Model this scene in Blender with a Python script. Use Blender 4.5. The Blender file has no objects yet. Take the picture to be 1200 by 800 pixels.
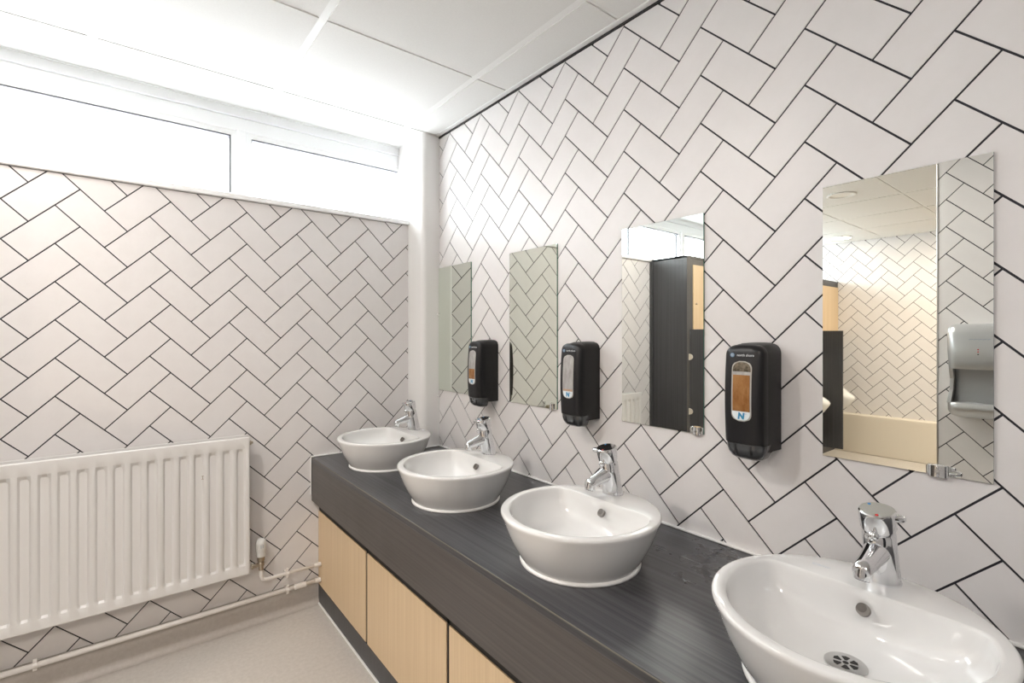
import bpy, bmesh, math, random
from mathutils import Vector, Matrix

C = bpy.context.scene.collection
S = bpy.context.scene
PI = math.pi
CZ = 1.42                      # eye height above the floor; heights below are written relative to the eye

# ------------------------------------------------------------------ camera
cd = bpy.data.cameras.new('camera'); cam = bpy.data.objects.new('camera', cd); C.objects.link(cam)
cam.location = (0, 0, CZ); cam.rotation_euler = (PI/2, 0, -0.6697)
cd.sensor_width = 36; cd.lens = 579.13*36/1200; cd.shift_y = -0.00597; cd.clip_start = 0.02
S.camera = cam

# ------------------------------------------------------------------ world: bright overcast sky
w = bpy.data.worlds.new('overcast'); S.world = w; w.use_nodes = True
bg = w.node_tree.nodes['Background']
bg.inputs['Color'].default_value = (0.93, 0.96, 1.0, 1); bg.inputs['Strength'].default_value = 14.0

S.view_settings.view_transform = 'Standard'; S.view_settings.look = 'None'
S.view_settings.exposure = 0.05; S.view_settings.gamma = 1.0; S.view_settings.use_curve_mapping = False

LAMP_POWER = 17.0              # watts of each recessed ceiling lamp
LAMP_COLOR = (1.0, 0.94, 0.885)
FAR_COLOR = (1.0, 0.86, 0.70)
# place and share of the power; the third one is switched off
LAMPS = [(-0.420, 2.182, 0.22), (-0.420, 1.513, 1.30), (-1.755, 1.510, 0.0), (-3.765, 2.165, 0.12), (-0.420, -0.493, 1.1), (-3.096, 0.845, 2.9), (-2.43, -0.83, 2.4)]  # the last three are unseen lamps added as fill

# ------------------------------------------------------------------ materials
def mat(name, col, rough=0.5, metal=0.0, coat=0.0, spec=None, emit=None, trans=0.0, alpha=1.0, ior=None):
    m = bpy.data.materials.new(name); m.use_nodes = True
    b = m.node_tree.nodes['Principled BSDF']
    b.inputs['Base Color'].default_value = (*col, 1); b.inputs['Roughness'].default_value = rough
    b.inputs['Metallic'].default_value = metal; b.inputs['Coat Weight'].default_value = coat
    b.inputs['Coat Roughness'].default_value = 0.03
    if spec is not None: b.inputs['Specular IOR Level'].default_value = spec
    if emit: b.inputs['Emission Color'].default_value = (*emit[0], 1); b.inputs['Emission Strength'].default_value = emit[1]
    b.inputs['Transmission Weight'].default_value = trans; b.inputs['Alpha'].default_value = alpha
    if ior: b.inputs['IOR'].default_value = ior
    return m

def grain(name, c1, c2, scale, rough, stretch, bump=0.05, rough_var=0.0, detail=6, fac=(0.35, 0.65), spec=0.5, speck=None):
    """procedural noise stretched along one axis: wood grain, vinyl fleck, ceiling board"""
    m = mat(name, c1, rough, spec=spec); nt = m.node_tree; N = nt.nodes; L = nt.links; b = N['Principled BSDF']
    tc = N.new('ShaderNodeTexCoord'); mp = N.new('ShaderNodeMapping'); no = N.new('ShaderNodeTexNoise'); cr = N.new('ShaderNodeValToRGB')
    mp.inputs['Scale'].default_value = stretch; no.inputs['Scale'].default_value = scale; no.inputs['Detail'].default_value = detail
    no.inputs['Roughness'].default_value = 0.65
    cr.color_ramp.elements[0].position = fac[0]; cr.color_ramp.elements[1].position = fac[1]
    cr.color_ramp.elements[0].color = (*c1, 1); cr.color_ramp.elements[1].color = (*c2, 1)
    L.new(tc.outputs['Object'], mp.inputs['Vector']); L.new(mp.outputs['Vector'], no.inputs['Vector'])
    L.new(no.outputs['Fac'], cr.inputs['Fac']); L.new(cr.outputs['Color'], b.inputs['Base Color'])
    if bump:
        bp = N.new('ShaderNodeBump'); bp.inputs['Strength'].default_value = bump; bp.inputs['Distance'].default_value = 0.002
        L.new(no.outputs['Fac'], bp.inputs['Height']); L.new(bp.outputs['Normal'], b.inputs['Normal'])
    if rough_var:
        n2 = N.new('ShaderNodeTexNoise'); n2.inputs['Scale'].default_value = 7; n2.inputs['Detail'].default_value = 4
        mr = N.new('ShaderNodeMapRange'); mr.inputs['To Min'].default_value = rough-rough_var; mr.inputs['To Max'].default_value = rough+rough_var
        mr.inputs['From Min'].default_value = 0.35; mr.inputs['From Max'].default_value = 0.65
        L.new(tc.outputs['Object'], n2.inputs['Vector']); L.new(n2.outputs['Fac'], mr.inputs['Value']); L.new(mr.outputs['Result'], b.inputs['Roughness'])
    return m

M = {}
M['tile'] = grain('glazed_white_tile', (0.725, 0.703, 0.695), (0.745, 0.723, 0.716), 14, 0.38, (1, 1, 1), bump=0.0)
M['grout'] = mat('black_joint', (0.014, 0.014, 0.022), 0.7)
M['plaster'] = mat('white_paint', (0.80, 0.79, 0.78), 0.55)
M['upvc'] = mat('white_window_plastic', (0.90, 0.91, 0.92), 0.28)
M['gasket'] = mat('dark_gasket', (0.08, 0.08, 0.09), 0.6)
M['board'] = grain('mineral_ceiling_board', (0.77, 0.765, 0.75), (0.80, 0.795, 0.78), 180, 0.85, (1, 1, 1), bump=0.08)
M['bar'] = mat('white_enamelled_bar', (0.86, 0.86, 0.85), 0.35)
M['vinyl'] = grain('grey_vinyl_floor', (0.53, 0.495, 0.455), (0.60, 0.565, 0.525), 60, 0.45, (1, 1, 1), bump=0.03, detail=8)
M['cove'] = grain('grey_vinyl_upstand', (0.47, 0.435, 0.40), (0.52, 0.485, 0.45), 60, 0.5, (1, 1, 1), bump=0.03, detail=8)
M['cream'] = mat('cream_boxing', (0.74, 0.68, 0.58), 0.4)
M['dark_y'] = grain('charcoal_woodgrain_worktop', (0.030, 0.031, 0.036), (0.100, 0.101, 0.108), 9, 0.30, (9, 0.07, 9), bump=0.0, fac=(0.34, 0.68), detail=4)
def wet_patches(m):
    """a few thin splashes of water left on the worktop near the second basin: smoother there"""
    nt = m.node_tree; N = nt.nodes; L = nt.links; b = N['Principled BSDF']
    tc = N.new('ShaderNodeTexCoord'); no = N.new('ShaderNodeTexNoise'); no.inputs['Scale'].default_value = 16; no.inputs['Detail'].default_value = 2
    sx = N.new('ShaderNodeSeparateXYZ'); L.new(tc.outputs['Object'], sx.inputs[0]); L.new(tc.outputs['Object'], no.inputs['Vector'])
    dx = N.new('ShaderNodeVectorMath'); dx.operation = 'DISTANCE'; dx.inputs[1].default_value = (1.33, 0.70, 0); L.new(tc.outputs['Object'], dx.inputs[0])
    fall = N.new('ShaderNodeMapRange'); fall.inputs['From Min'].default_value = 0.10; fall.inputs['From Max'].default_value = 0.30; fall.inputs['To Min'].default_value = 0.08; fall.inputs['To Max'].default_value = -0.3
    L.new(dx.outputs['Value'], fall.inputs['Value'])
    ad = N.new('ShaderNodeMath'); ad.operation = 'ADD'; L.new(no.outputs['Fac'], ad.inputs[0]); L.new(fall.outputs[0], ad.inputs[1])
    mr = N.new('ShaderNodeMapRange'); mr.inputs['From Min'].default_value = 0.55; mr.inputs['From Max'].default_value = 0.60; mr.inputs['To Min'].default_value = 0.30; mr.inputs['To Max'].default_value = 0.03
    L.new(ad.outputs[0], mr.inputs['Value']); L.new(mr.outputs[0], b.inputs['Roughness'])
wet_patches(M['dark_y'])
M['dark_fascia'] = grain('charcoal_woodgrain_fascia', (0.060, 0.054, 0.051), (0.105, 0.095, 0.089), 9, 0.36, (11, 0.10, 13), bump=0.01, rough_var=0.02, fac=(0.28, 0.74), detail=4)
M['dark_z'] = grain('charcoal_woodgrain_upright', (0.033, 0.034, 0.038), (0.085, 0.085, 0.09), 9, 0.4, (12, 12, 0.12), bump=0.02, fac=(0.15, 0.9), detail=4)
M['edge'] = mat('worn_edge_band', (0.17, 0.16, 0.13), 0.45)
M['beech'] = grain('pale_beech_laminate', (0.62, 0.455, 0.275), (0.74, 0.575, 0.375), 10, 0.42, (12, 12, 0.10), bump=0.02, fac=(0.25, 0.75), detail=3)
M['black_gap'] = mat('black_gap_shade', (0.008, 0.008, 0.009), 0.6)  # black that stands in for shade in narrow gaps
M['porcelain'] = mat('white_porcelain', (0.755, 0.755, 0.75), 0.08, coat=0.6)
M['sealant'] = mat('white_sealant', (0.86, 0.86, 0.85), 0.35)
M['chrome'] = mat('chrome', (0.80, 0.81, 0.83), 0.07, metal=1.0)
M['satin'] = mat('satin_steel', (0.62, 0.62, 0.62), 0.28, metal=1.0)
M['silver'] = mat('silver_paint', (0.50, 0.51, 0.52), 0.3, metal=0.55, coat=0.2)
M['silver_in'] = mat('silver_paint_recess', (0.40, 0.41, 0.42), 0.4, metal=0.45)
M['hole'] = mat('dark_hole', (0.01, 0.01, 0.01), 0.5)
M['overflow_in'] = mat('overflow_dark', (0.085, 0.075, 0.065), 0.5)
M['bronze'] = mat('overflow_grey', (0.17, 0.155, 0.14), 0.45)
M['mirror'] = mat('silvered_glass', (0.885, 0.905, 0.865), 0.0, metal=1.0)
M['mirror_green'] = mat('silvered_glass_tinted', (0.80, 0.845, 0.775), 0.0, metal=1.0)
M['glass_edge'] = mat('green_glass_edge', (0.05, 0.20, 0.14), 0.1)
M['glass_bevel'] = mat('pale_glass_edge', (0.55, 0.66, 0.68), 0.1, metal=0.3)
M['black'] = mat('black_plastic', (0.009, 0.009, 0.011), 0.36, spec=0.38)
M['black2'] = mat('black_plastic_matt', (0.011, 0.011, 0.012), 0.45, spec=0.38)
M['smoke'] = mat('smoked_plastic', (0.045, 0.048, 0.052), 0.12, coat=0.6)
M['bezel'] = mat('clear_plastic_rim', (0.46, 0.45, 0.42), 0.15, coat=0.5)
M['empty'] = grain('clouded_refill_bag', (0.30, 0.29, 0.28), (0.47, 0.46, 0.45), 30, 0.12, (1, 1, 0.4), bump=0)
M['amber'] = grain('amber_soap', (0.20, 0.075, 0.018), (0.40, 0.21, 0.085), 22, 0.12, (1, 1, 0.5), bump=0)
M['amber_pale'] = grain('thin_amber_soap', (0.42, 0.27, 0.18), (0.50, 0.36, 0.27), 22, 0.14, (1, 1, 0.5), bump=0)
M['dark_glass'] = grain('refill_headspace', (0.05, 0.045, 0.035), (0.20, 0.17, 0.13), 90, 0.12, (1, 1, 1), bump=0)
M['label_white'] = mat('white_label', (0.75, 0.80, 0.82), 0.3)
M['blue'] = mat('blue_print', (0.03, 0.24, 0.45), 0.4)
M['print'] = mat('white_print', (0.75, 0.78, 0.8), 0.4)
M['emblem'] = mat('blue_grey_emblem', (0.12, 0.22, 0.34), 0.4)
M['radiator'] = mat('white_radiator_enamel', (0.75, 0.74, 0.73), 0.3)
M['pipe'] = mat('white_painted_pipe', (0.78, 0.75, 0.72), 0.3)
M['brass'] = mat('tarnished_brass_nickel', (0.42, 0.36, 0.28), 0.3, metal=0.9)
M['clearcap'] = mat('white_valve_plastic', (0.74, 0.74, 0.72), 0.2)
M['lens'] = mat('lit_lamp_diffuser', (1, 1, 1), 0.5, emit=((1.0, 0.93, 0.84), 5.0))
M['lens_off'] = mat('unlit_lamp_diffuser', (0.86, 0.84, 0.80), 0.3)
M['red'] = mat('red_mark', (0.6, 0.03, 0.03), 0.4)
M['bluemark'] = mat('blue_mark', (0.05, 0.25, 0.55), 0.4)
M['greymark'] = mat('grey_print', (0.36, 0.42, 0.50), 0.4)
M['disc'] = mat('beige_fixing', (0.62, 0.56, 0.47), 0.4)

def thin_glass():
    m = bpy.data.materials.new('window_glass'); m.use_nodes = True; nt = m.node_tree; N = nt.nodes; L = nt.links
    N.remove(N['Principled BSDF']); out = N['Material Output']
    t = N.new('ShaderNodeBsdfTransparent'); g = N.new('ShaderNodeBsdfGlossy'); f = N.new('ShaderNodeFresnel'); x = N.new('ShaderNodeMixShader')
    t.inputs['Color'].default_value = (0.97, 0.985, 0.98, 1); g.inputs['Roughness'].default_value = 0.02; f.inputs['IOR'].default_value = 1.45
    ge = N.new('ShaderNodeNewGeometry'); mu = N.new('ShaderNodeMath'); mu.operation = 'MULTIPLY'; iv = N.new('ShaderNodeMath'); iv.operation = 'SUBTRACT'; iv.inputs[0].default_value = 1.0
    L.new(ge.outputs['Backfacing'], iv.inputs[1]); L.new(f.outputs['Fac'], mu.inputs[0]); L.new(iv.outputs[0], mu.inputs[1]); L.new(mu.outputs[0], x.inputs['Fac']); L.new(t.outputs[0], x.inputs[1]); L.new(g.outputs[0], x.inputs[2]); L.new(x.outputs[0], out.inputs['Surface'])
    return m
M['glass'] = thin_glass()

# ------------------------------------------------------------------ helpers
def link(name, me, m, parent=None, loc=None, smooth=False):
    o = bpy.data.objects.new(name, me); C.objects.link(o)
    if m is not None and not me.materials: me.materials.append(M[m])
    if parent is not None: o.parent = parent
    if loc is not None: o.location = loc
    if smooth:
        for p in me.polygons: p.use_smooth = True
    return o

def obj(name, bm, m, parent=None, loc=None, smooth=False, sharp=None):
    bmesh.ops.recalc_face_normals(bm, faces=bm.faces)
    if sharp is not None:
        for e in bm.edges:
            if len(e.link_faces) == 2 and e.calc_face_angle(0) > sharp: e.smooth = False
        smooth = True
    me = bpy.data.meshes.new(name); bm.to_mesh(me); bm.free()
    return link(name, me, m, parent, loc, smooth)

def thing(name, label, cat, loc=(0, 0, 0), group=None):
    o = bpy.data.objects.new(name, None); C.objects.link(o); o.location = loc; o.empty_display_size = 0.05
    o['label'] = label; o['category'] = cat
    if group: o['group'] = group
    return o

def struct(o, label=None):
    o['kind'] = 'structure'
    if label: o['label'] = label
    return o

def box(bm, x0, x1, y0, y1, z0, z1, bev=0.0, seg=2, zf=None):
    vs = [bm.verts.new((x, y, z + (zf(y) if zf else 0))) for x in (x0, x1) for y in (y0, y1) for z in (z0, z1)]
    F = [(0, 1, 3, 2), (4, 6, 7, 5), (0, 4, 5, 1), (2, 3, 7, 6), (0, 2, 6, 4), (1, 5, 7, 3)]
    fs = [bm.faces.new([vs[i] for i in f]) for f in F]
    if bev:
        bmesh.ops.recalc_face_normals(bm, faces=fs)
        es = list({e for f in fs for e in f.edges})
        bmesh.ops.bevel(bm, geom=es, offset=bev, segments=seg, affect='EDGES', profile=0.5)
    return bm

def B(*a, **k): return box(bmesh.new(), *a, **k)

def rings(bm, secs, cap0=True, cap1=True, closed=True):
    """loft through equal-length point rings"""
    R = [[bm.verts.new(p) for p in s] for s in secs]; n = len(R[0])
    for a, b in zip(R, R[1:]):
        for i in range(n if closed else n-1):
            j = (i+1) % n
            bm.faces.new((a[i], a[j], b[j], b[i]))
    if cap0: bm.faces.new(R[0][::-1])
    if cap1: bm.faces.new(R[-1])
    return bm

def frame_of(d):
    d = Vector(d).normalized(); u = d.orthogonal().normalized() if abs(d.z) < 0.999 else Vector((1, 0, 0))
    u = (u - d*u.dot(d)).normalized(); return u, d.cross(u)

def tube(bm, pts, rad, n=16, cap=True):
    """round tube through points; rad a number or one per point"""
    P = [Vector(p) for p in pts]; rs = rad if isinstance(rad, (list, tuple)) else [rad]*len(P)
    secs = []; u = None
    for i, p in enumerate(P):
        t = (P[min(i+1, len(P)-1)] - P[max(i-1, 0)]).normalized()
        if u is None: u, v = frame_of(t)
        else:
            u = (u - t*u.dot(t)).normalized(); v = t.cross(u)
        secs.append([p + (u*math.cos(2*PI*k/n) + v*math.sin(2*PI*k/n))*rs[i] for k in range(n)])
    return rings(bm, secs, cap, cap)

def lathe(bm, prof, n=32, c=(0, 0), cap0=True, cap1=True):
    return rings(bm, [[(c[0]+r*math.cos(2*PI*k/n), c[1]+r*math.sin(2*PI*k/n), z) for k in range(n)] for r, z in prof], cap0, cap1)

def bend(p0, p1, p2, r, n=7):
    """points of a rounded corner at p1"""
    p0, p1, p2 = map(Vector, (p0, p1, p2)); a = p1 + (p0-p1).normalized()*r; b = p1 + (p2-p1).normalized()*r
    return [(a*(1-t)**2 + p1*2*t*(1-t) + b*t*t) for t in [i/n for i in range(n+1)]]

def text_mesh(name, body, size, m, parent, mtx, extrude=0.0002, offset=0.0, shear=0.0, spacing=1.0):
    cu = bpy.data.curves.new(name, 'FONT'); cu.body = body; cu.size = size; cu.align_x = 'CENTER'; cu.align_y = 'CENTER'
    cu.extrude = extrude; cu.offset = offset; cu.shear = shear; cu.space_character = spacing; cu.resolution_u = 3
    t = bpy.data.objects.new('tmp', cu); C.objects.link(t); bpy.context.view_layer.update()
    me = bpy.data.meshes.new_from_object(t.evaluated_get(bpy.context.evaluated_depsgraph_get()))
    bpy.data.objects.remove(t); bpy.data.curves.remove(cu)
    me.materials.clear(); me.transform(mtx); me.name = name
    return link(name, me, m, parent)

def copy_tree(root, loc, label, group=None):
    r = root.copy(); C.objects.link(r); r.location = loc; r['label'] = label
    if group: r['group'] = group
    for ch in list(root.children):
        c = ch.copy(); C.objects.link(c); c.parent = r
        for g in list(ch.children):
            d = g.copy(); C.objects.link(d); d.parent = c
    return r

# ------------------------------------------------------------------ herringbone tiling
W = 0.10905; R2 = math.sqrt(2)
def clip(poly, s0, s1, z0, z1):
    for axis, val, sign in ((0, s0, 1), (0, s1, -1), (1, z0, 1), (1, z1, -1)):
        out = []
        for i in range(len(poly)):
            a, b = poly[i-1], poly[i]; da = (a[axis]-val)*sign; db = (b[axis]-val)*sign
            if (da >= 0) != (db >= 0):
                t = da/(da-db); out.append((a[0]+(b[0]-a[0])*t, a[1]+(b[1]-a[1])*t))
            if db >= 0: out.append(b)
        poly = out
        if len(poly) < 3: return []
    return poly

def area(p): return abs(sum(p[i-1][0]*p[i][1]-p[i][0]*p[i-1][1] for i in range(len(p))))/2

def herringbone(wall, to3, nrm, cs, cz, rect, near, thick=0.0022, joint=0.0048, limit=298):
    """zigzag tiles on a wall: every tile an object; to3(s,z) gives the point on the wall's bare plane"""
    s0, s1, z0, z1 = rect; g = joint/2; nv = Vector(nrm)
    def rectpts(p0, p1, q0, q1):
        return [((p+q)/R2, (p-q)/R2) for p, q in ((p0+g, q0+g), (p1-g, q0+g), (p1-g, q1-g), (p0+g, q1-g))]
    shapes = {'v': rectpts(0, W, 0, 2*W), 'h': rectpts(-2*W, 0, 0, W)}
    full = {}
    def mesh(poly, ref):
        n = len(poly); o = Vector(to3(*ref))
        back = [Vector(to3(*p))-o for p in poly]; front = [v+nv*thick for v in back]
        me = bpy.data.meshes.new('tile'); vs = front+back
        fs = [tuple(range(n))]+[(i, (i+1) % n, n+(i+1) % n, n+i) for i in range(n)]
        bm = bmesh.new(); bv = [bm.verts.new(v) for v in vs]
        for f in fs: bm.faces.new([bv[i] for i in f])
        bmesh.ops.recalc_face_normals(bm, faces=bm.faces)
        if bm.faces and sum((f.normal.dot(nv)*f.calc_area() for f in bm.faces)) < 0: bmesh.ops.reverse_faces(bm, faces=bm.faces)
        bm.to_mesh(me); bm.free(); me.materials.append(M['tile']); return me, o
    tiles = []
    nc = int((s1-s0)/(2*R2*W))+3; nr = int((z1-z0)/(R2*W))+4
    c0 = math.floor((s0-cs)/(2*R2*W))-1; r0 = math.floor((z0-cz)/(R2*W))-2
    for c in range(c0, c0+nc+1):
        for r in range(r0, r0+nr+1):
            a, b = cs+c*2*R2*W, cz+r*R2*W
            for k, sh in shapes.items():
                poly = [(a+x, b+y) for x, y in sh]; cp = clip(poly, s0, s1, z0, z1)
                if not cp or area(cp) < 0.00012: continue
                whole = abs(area(cp)-area(poly)) < 1e-7
                ctr = Vector(to3(sum(p[0] for p in cp)/len(cp), sum(p[1] for p in cp)/len(cp)))
                tiles.append(((ctr-Vector(near)).length/math.sqrt(area(cp)/0.0236+0.05), k, whole, (a, b), cp))
    tiles.sort(key=lambda t: t[0])
    for _, k, whole, ref, cp in tiles[:limit]:
        if whole:
            if k not in full: full[k] = mesh([(ref[0]+x, ref[1]+y) for x, y in shapes[k]], ref)[0]
            me, o = full[k], Vector(to3(*ref))
        else: me, o = mesh(cp, ref)
        link('tile', me, None, wall, o)
    if len(tiles) > limit:
        bm = bmesh.new()
        for _, k, whole, ref, cp in tiles[limit:]:
            me, o = mesh(cp, ref); n = len(bm.verts); bm.from_mesh(me); bm.verts.ensure_lookup_table()
            for v in bm.verts[n:]: v.co += o
            bpy.data.meshes.remove(me)
        me = bpy.data.meshes.new('distant_tiles'); bm.to_mesh(me); bm.free()
        o = link('distant_tiles', me, 'tile', wall); o['kind'] = 'stuff'
    return len(tiles)

# ------------------------------------------------------------------ the room
XR, YL, XF, YB, XP = 1.46, 2.7067, -4.20, -2.6, -0.78
ZC = 1.159 + CZ; ZS = 0.670 + CZ
TH = 0.0022
fl = struct(obj('floor', B(XF-0.2, XR+0.12, YB-0.1, YL+0.3, -0.1, 0), 'vinyl'), 'pale grey flecked vinyl floor')

wr = struct(obj('wall_right', B(XR+TH, XR+0.12, YB, YL+0.3, 0, ZC+0.1), 'grout'), 'wall of white herringbone tiles behind the washbasins')
herringbone(wr, lambda s, z: (XR+TH, -s, z), (-1, 0, 0), -0.5604, 0.2184+CZ, (-2.527, 1.4, 0.76, ZC-0.012), (0, 0.7, CZ))
wl = struct(obj('wall_left', B(XF, XR+0.1, YL+TH, YL+0.27, 0, ZS-0.012), 'grout'), 'wall of white herringbone tiles below the window')
herringbone(wl, lambda s, z: (s, YL+TH, z), (0, -1, 0), -0.2083, 0.0629+CZ, (-0.817, 1.350, 0.132, ZS-0.014), (0.4, 0, CZ))
wo = struct(obj('wall_opposite', B(XF-0.12, XF-TH, YB, YL+0.3, 0, ZC+0.1), 'grout'), 'far wall of small herringbone tiles seen in the rightmost mirror')
herringbone(wo, lambda s, z: (XF-TH, -s, z), (1, 0, 0), -1.891, 0.997+CZ, (-2.705, 0.35, 0.44, ZC), (-4, 1.7, CZ))
wp = struct(obj('wall_partition', B(XP-0.12, XP-TH, YB, 0.707, 0, ZC+0.05), 'grout'), 'partition wall of herringbone tiles behind the hand dryer')
herringbone(wp, lambda s, z: (XP-TH, -s, z), (1, 0, 0), -0.673, 0.928+CZ, (-0.707, 1.3, 0.12, ZC), (-0.78, 0.4, CZ))
struct(obj('wall_behind', B(XF, XR+0.1, YB-0.12, YB, 0, ZC+0.1), 'plaster'), 'plain white wall behind the camera')
t = struct(obj('trim_1', B(XP-0.125, XP+0.004, 0.707, 0.714, 0, ZC, bev=0.002), 'satin'), 'slim metal edge trim on the end of the partition wall')
struct(obj('trim_2', B(XP-TH-0.001, XP+0.02, YB, 0.706, 0, 0.12, bev=0.004), 'cove'), 'grey vinyl upstand at the foot of the partition wall')

# painted pipe boxing in the corner, with a rounded front edge
bm = bmesh.new(); cr = 0.03; x0, y0 = 1.350, 2.527
prof = [(XR+0.001, y0)]+[(x0+cr-cr*math.sin(a), y0+cr-cr*math.cos(a)) for a in [i*PI/16 for i in range(9)]]+[(x0, YL+0.17), (XR+0.001, YL+0.17)]
rings(bm, [[(x, y, z) for x, y in prof] for z in (0.76, ZC+0.01)])
bx = struct(obj('trim_3', bm, 'plaster', sharp=0.7), 'white boxed-in corner column with a rounded edge')
for z in (0.12, -0.35):
    b2 = bmesh.new(); tube(b2, [(XR-0.010, y0, z+CZ), (XR-0.010, y0-0.006, z+CZ)], [0.009, 0.006], 12)
    obj('fixing_cap', b2, 'plaster', bx, smooth=False)

# window sill board and window
sill = struct(obj('trim_4', B(XF, 1.356, YL-0.016, YL+0.15, ZS-0.012, ZS+0.014, bev=0.005), 'upvc'), 'white sill board under the window')
YW = 2.845
wd = struct(obj('window_1', B(XF, 1.46, YW, YW+0.07, 1.043+CZ, 1.114+CZ, bev=0.006), 'upvc'), 'high strip window with white frames and bright panes')
obj('head_board', B(XF, 1.46, YW-0.015, YW+0.12, 1.112+CZ, ZC+0.08), 'upvc', wd)
obj('bottom_rail', B(XF, 1.46, YW+0.0, YW+0.07, ZS+0.010, ZS+0.022, bev=0.003), 'upvc', wd)
mull = [(0.463, 0.507), (-0.80, -0.755), (-1.56, -1.515), (-2.84, -2.795), (-4.15, -4.11), (1.42, 1.46)]
for a, b in mull: obj('mullion', B(a, b, YW-0.012, YW+0.07, ZS+0.012, 1.046+CZ, bev=0.006), 'upvc', wd)
ms = sorted(mull)
for (a0, a1), (b0, b1) in zip(ms, ms[1:]):
    # sash frame with a dark gasket, then the pane
    x0, x1, z0, z1 = a1-0.002, b0+0.002, ZS+0.02, 1.044+CZ; fw = 0.027
    bm = bmesh.new()
    box(bm, x0, x1, YW+0.004, YW+0.06, z1-fw, z1, 0.002); box(bm, x0, x1, YW+0.004, YW+0.06, z0, z0+0.008, 0.003)
    box(bm, x0, x0+fw, YW+0.0045, YW+0.06, z0+0.006, z1-fw+0.003); box(bm, x1-fw, x1, YW+0.0045, YW+0.06, z0+0.006, z1-fw+0.003)
    sash = obj('sash', bm, 'upvc', wd)
    bm = bmesh.new(); g = 0.006; xa, xb, za, zb = x0+fw, x1-fw, z0+0.008, z1-fw
    box(bm, xa, xb, YW+0.005, YW+0.05, zb-g, zb); box(bm, xb-g, xb, YW+0.005, YW+0.05, za, zb); box(bm, xa, xa+g, YW+0.03, YW+0.05, za, zb)
    obj('gasket', bm, 'gasket', sash)
    obj('pane', B(xa, xb, YW+0.03, YW+0.034, za, zb), 'glass', sash)

# suspended ceiling
ce = struct(obj('ceiling', B(XF-0.12, XR+0.12, YB-0.1, YL+0.30, ZC+0.035, ZC+0.10), 'plaster'), 'suspended ceiling of square white boards in a metal grid')
P = 0.669
gx = [-0.086+P*i for i in range(-7, 4)]; gy = [1.848+P*i for i in range(-7, 3)]
gx = [x for x in gx if XF < x < XR]; gy = [y for y in gy if YB < y < 2.82]
ex = [XF]+gx+[XR]; ey = [YB]+gy+[2.828]
for i in range(len(ex)-1):
    for j in range(len(ey)-1):
        a = ex[i]+(0.015 if i else 0.003); b = ex[i+1]-(0.015 if i < len(ex)-2 else 0.026)
        c = ey[j]+(0.007 if j else 0.003); d = ey[j+1]-(0.007 if j < len(ey)-2 else 0.010)
        if b-a < 0.03 or d-c < 0.03: continue
        obj('ceiling_tile', B(a, b, c, d, ZC, ZC+0.02), 'board', ce)
for x in gx: obj('grid_bar', B(x-0.021, x+0.021, YB, 2.819, ZC+0.0035, ZC+0.03), 'bar', ce)
for y in gy: obj('grid_bar', B(XF, XR-0.026, y-0.014, y+0.014, ZC+0.0045, ZC+0.028), 'bar', ce)
obj('edge_angle', B(XR-0.030, XR-0.001, YB, 2.819, ZC-0.003, ZC+0.03), 'bar', ce)
obj('edge_angle', B(XF, XR-0.03, 2.819, 2.846, ZC-0.004, ZC+0.03), 'bar', ce)
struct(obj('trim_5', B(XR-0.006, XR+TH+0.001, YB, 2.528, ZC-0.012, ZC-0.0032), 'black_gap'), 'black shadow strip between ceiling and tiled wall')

# skirting of the floor vinyl turned up the wall (coved), and cream boxing at the far wall
bm = bmesh.new(); rc = 0.03; yw = YL+TH
prof = [(yw+0.001, 0.002), (yw+0.001, 0.131), (YL-0.004, 0.131), (YL-0.004, rc)]+[(YL-0.004-rc+rc*math.cos(a), rc-rc*math.sin(a)+0.001) for a in [i*PI/12 for i in range(1, 7)]]
rings(bm, [[(x, y, z) for y, z in prof] for x in (-0.815, 0.83)])
struct(obj('baseboard_left', bm, 'cove', sharp=0.6), 'grey coved vinyl upstand under the radiator')
bm = B(XF-TH, -4.06, YB, 2.335, 0, 0.464, bev=0.012, seg=3)
struct(obj('trim_6', bm, 'cream', smooth=False), 'cream pipe boxing along the foot of the far wall')

# ------------------------------------------------------------------ recessed lamps
for i, (x, y, share) in enumerate(LAMPS):
    lab = ['lit round recessed lamp closest to the window, above the radiator', 'lit round recessed lamp second from the window, between partition and basins', 'round recessed lamp switched off, nearer of the two in the rightmost mirror', 'lit round recessed lamp farther of the two in the rightmost mirror',
           'added unseen fill lamp behind the camera', 'added unseen fill lamp near the far wall', 'added unseen fill lamp behind the partition wall'][i]
    o = thing('downlight', lab, 'lamp', (x, y, ZC), 'recessed ceiling lamps')
    bm = bmesh.new(); lathe(bm, [(0.075, 0.0), (0.105, -0.001), (0.105, -0.007), (0.098, -0.011), (0.080, -0.009), (0.075, -0.002)], 32, cap0=False, cap1=False); obj('trim_ring', bm, 'bar', o, smooth=True)
    bm = bmesh.new(); lathe(bm, [(0.078, -0.0005), (0.078, -0.003)], 32); obj('diffuser', bm, 'lens' if share else 'lens_off', o)
    if not share: continue
    ld = bpy.data.lights.new('lamp_light', 'AREA'); ld.shape = 'DISK'; ld.size = 0.20; ld.energy = LAMP_POWER*share; ld.color = LAMP_COLOR if x > -1 else FAR_COLOR
    lo = bpy.data.objects.new('lamp_light', ld); C.objects.link(lo); lo.parent = o; lo.location = (0, 0, -0.014)

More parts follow.
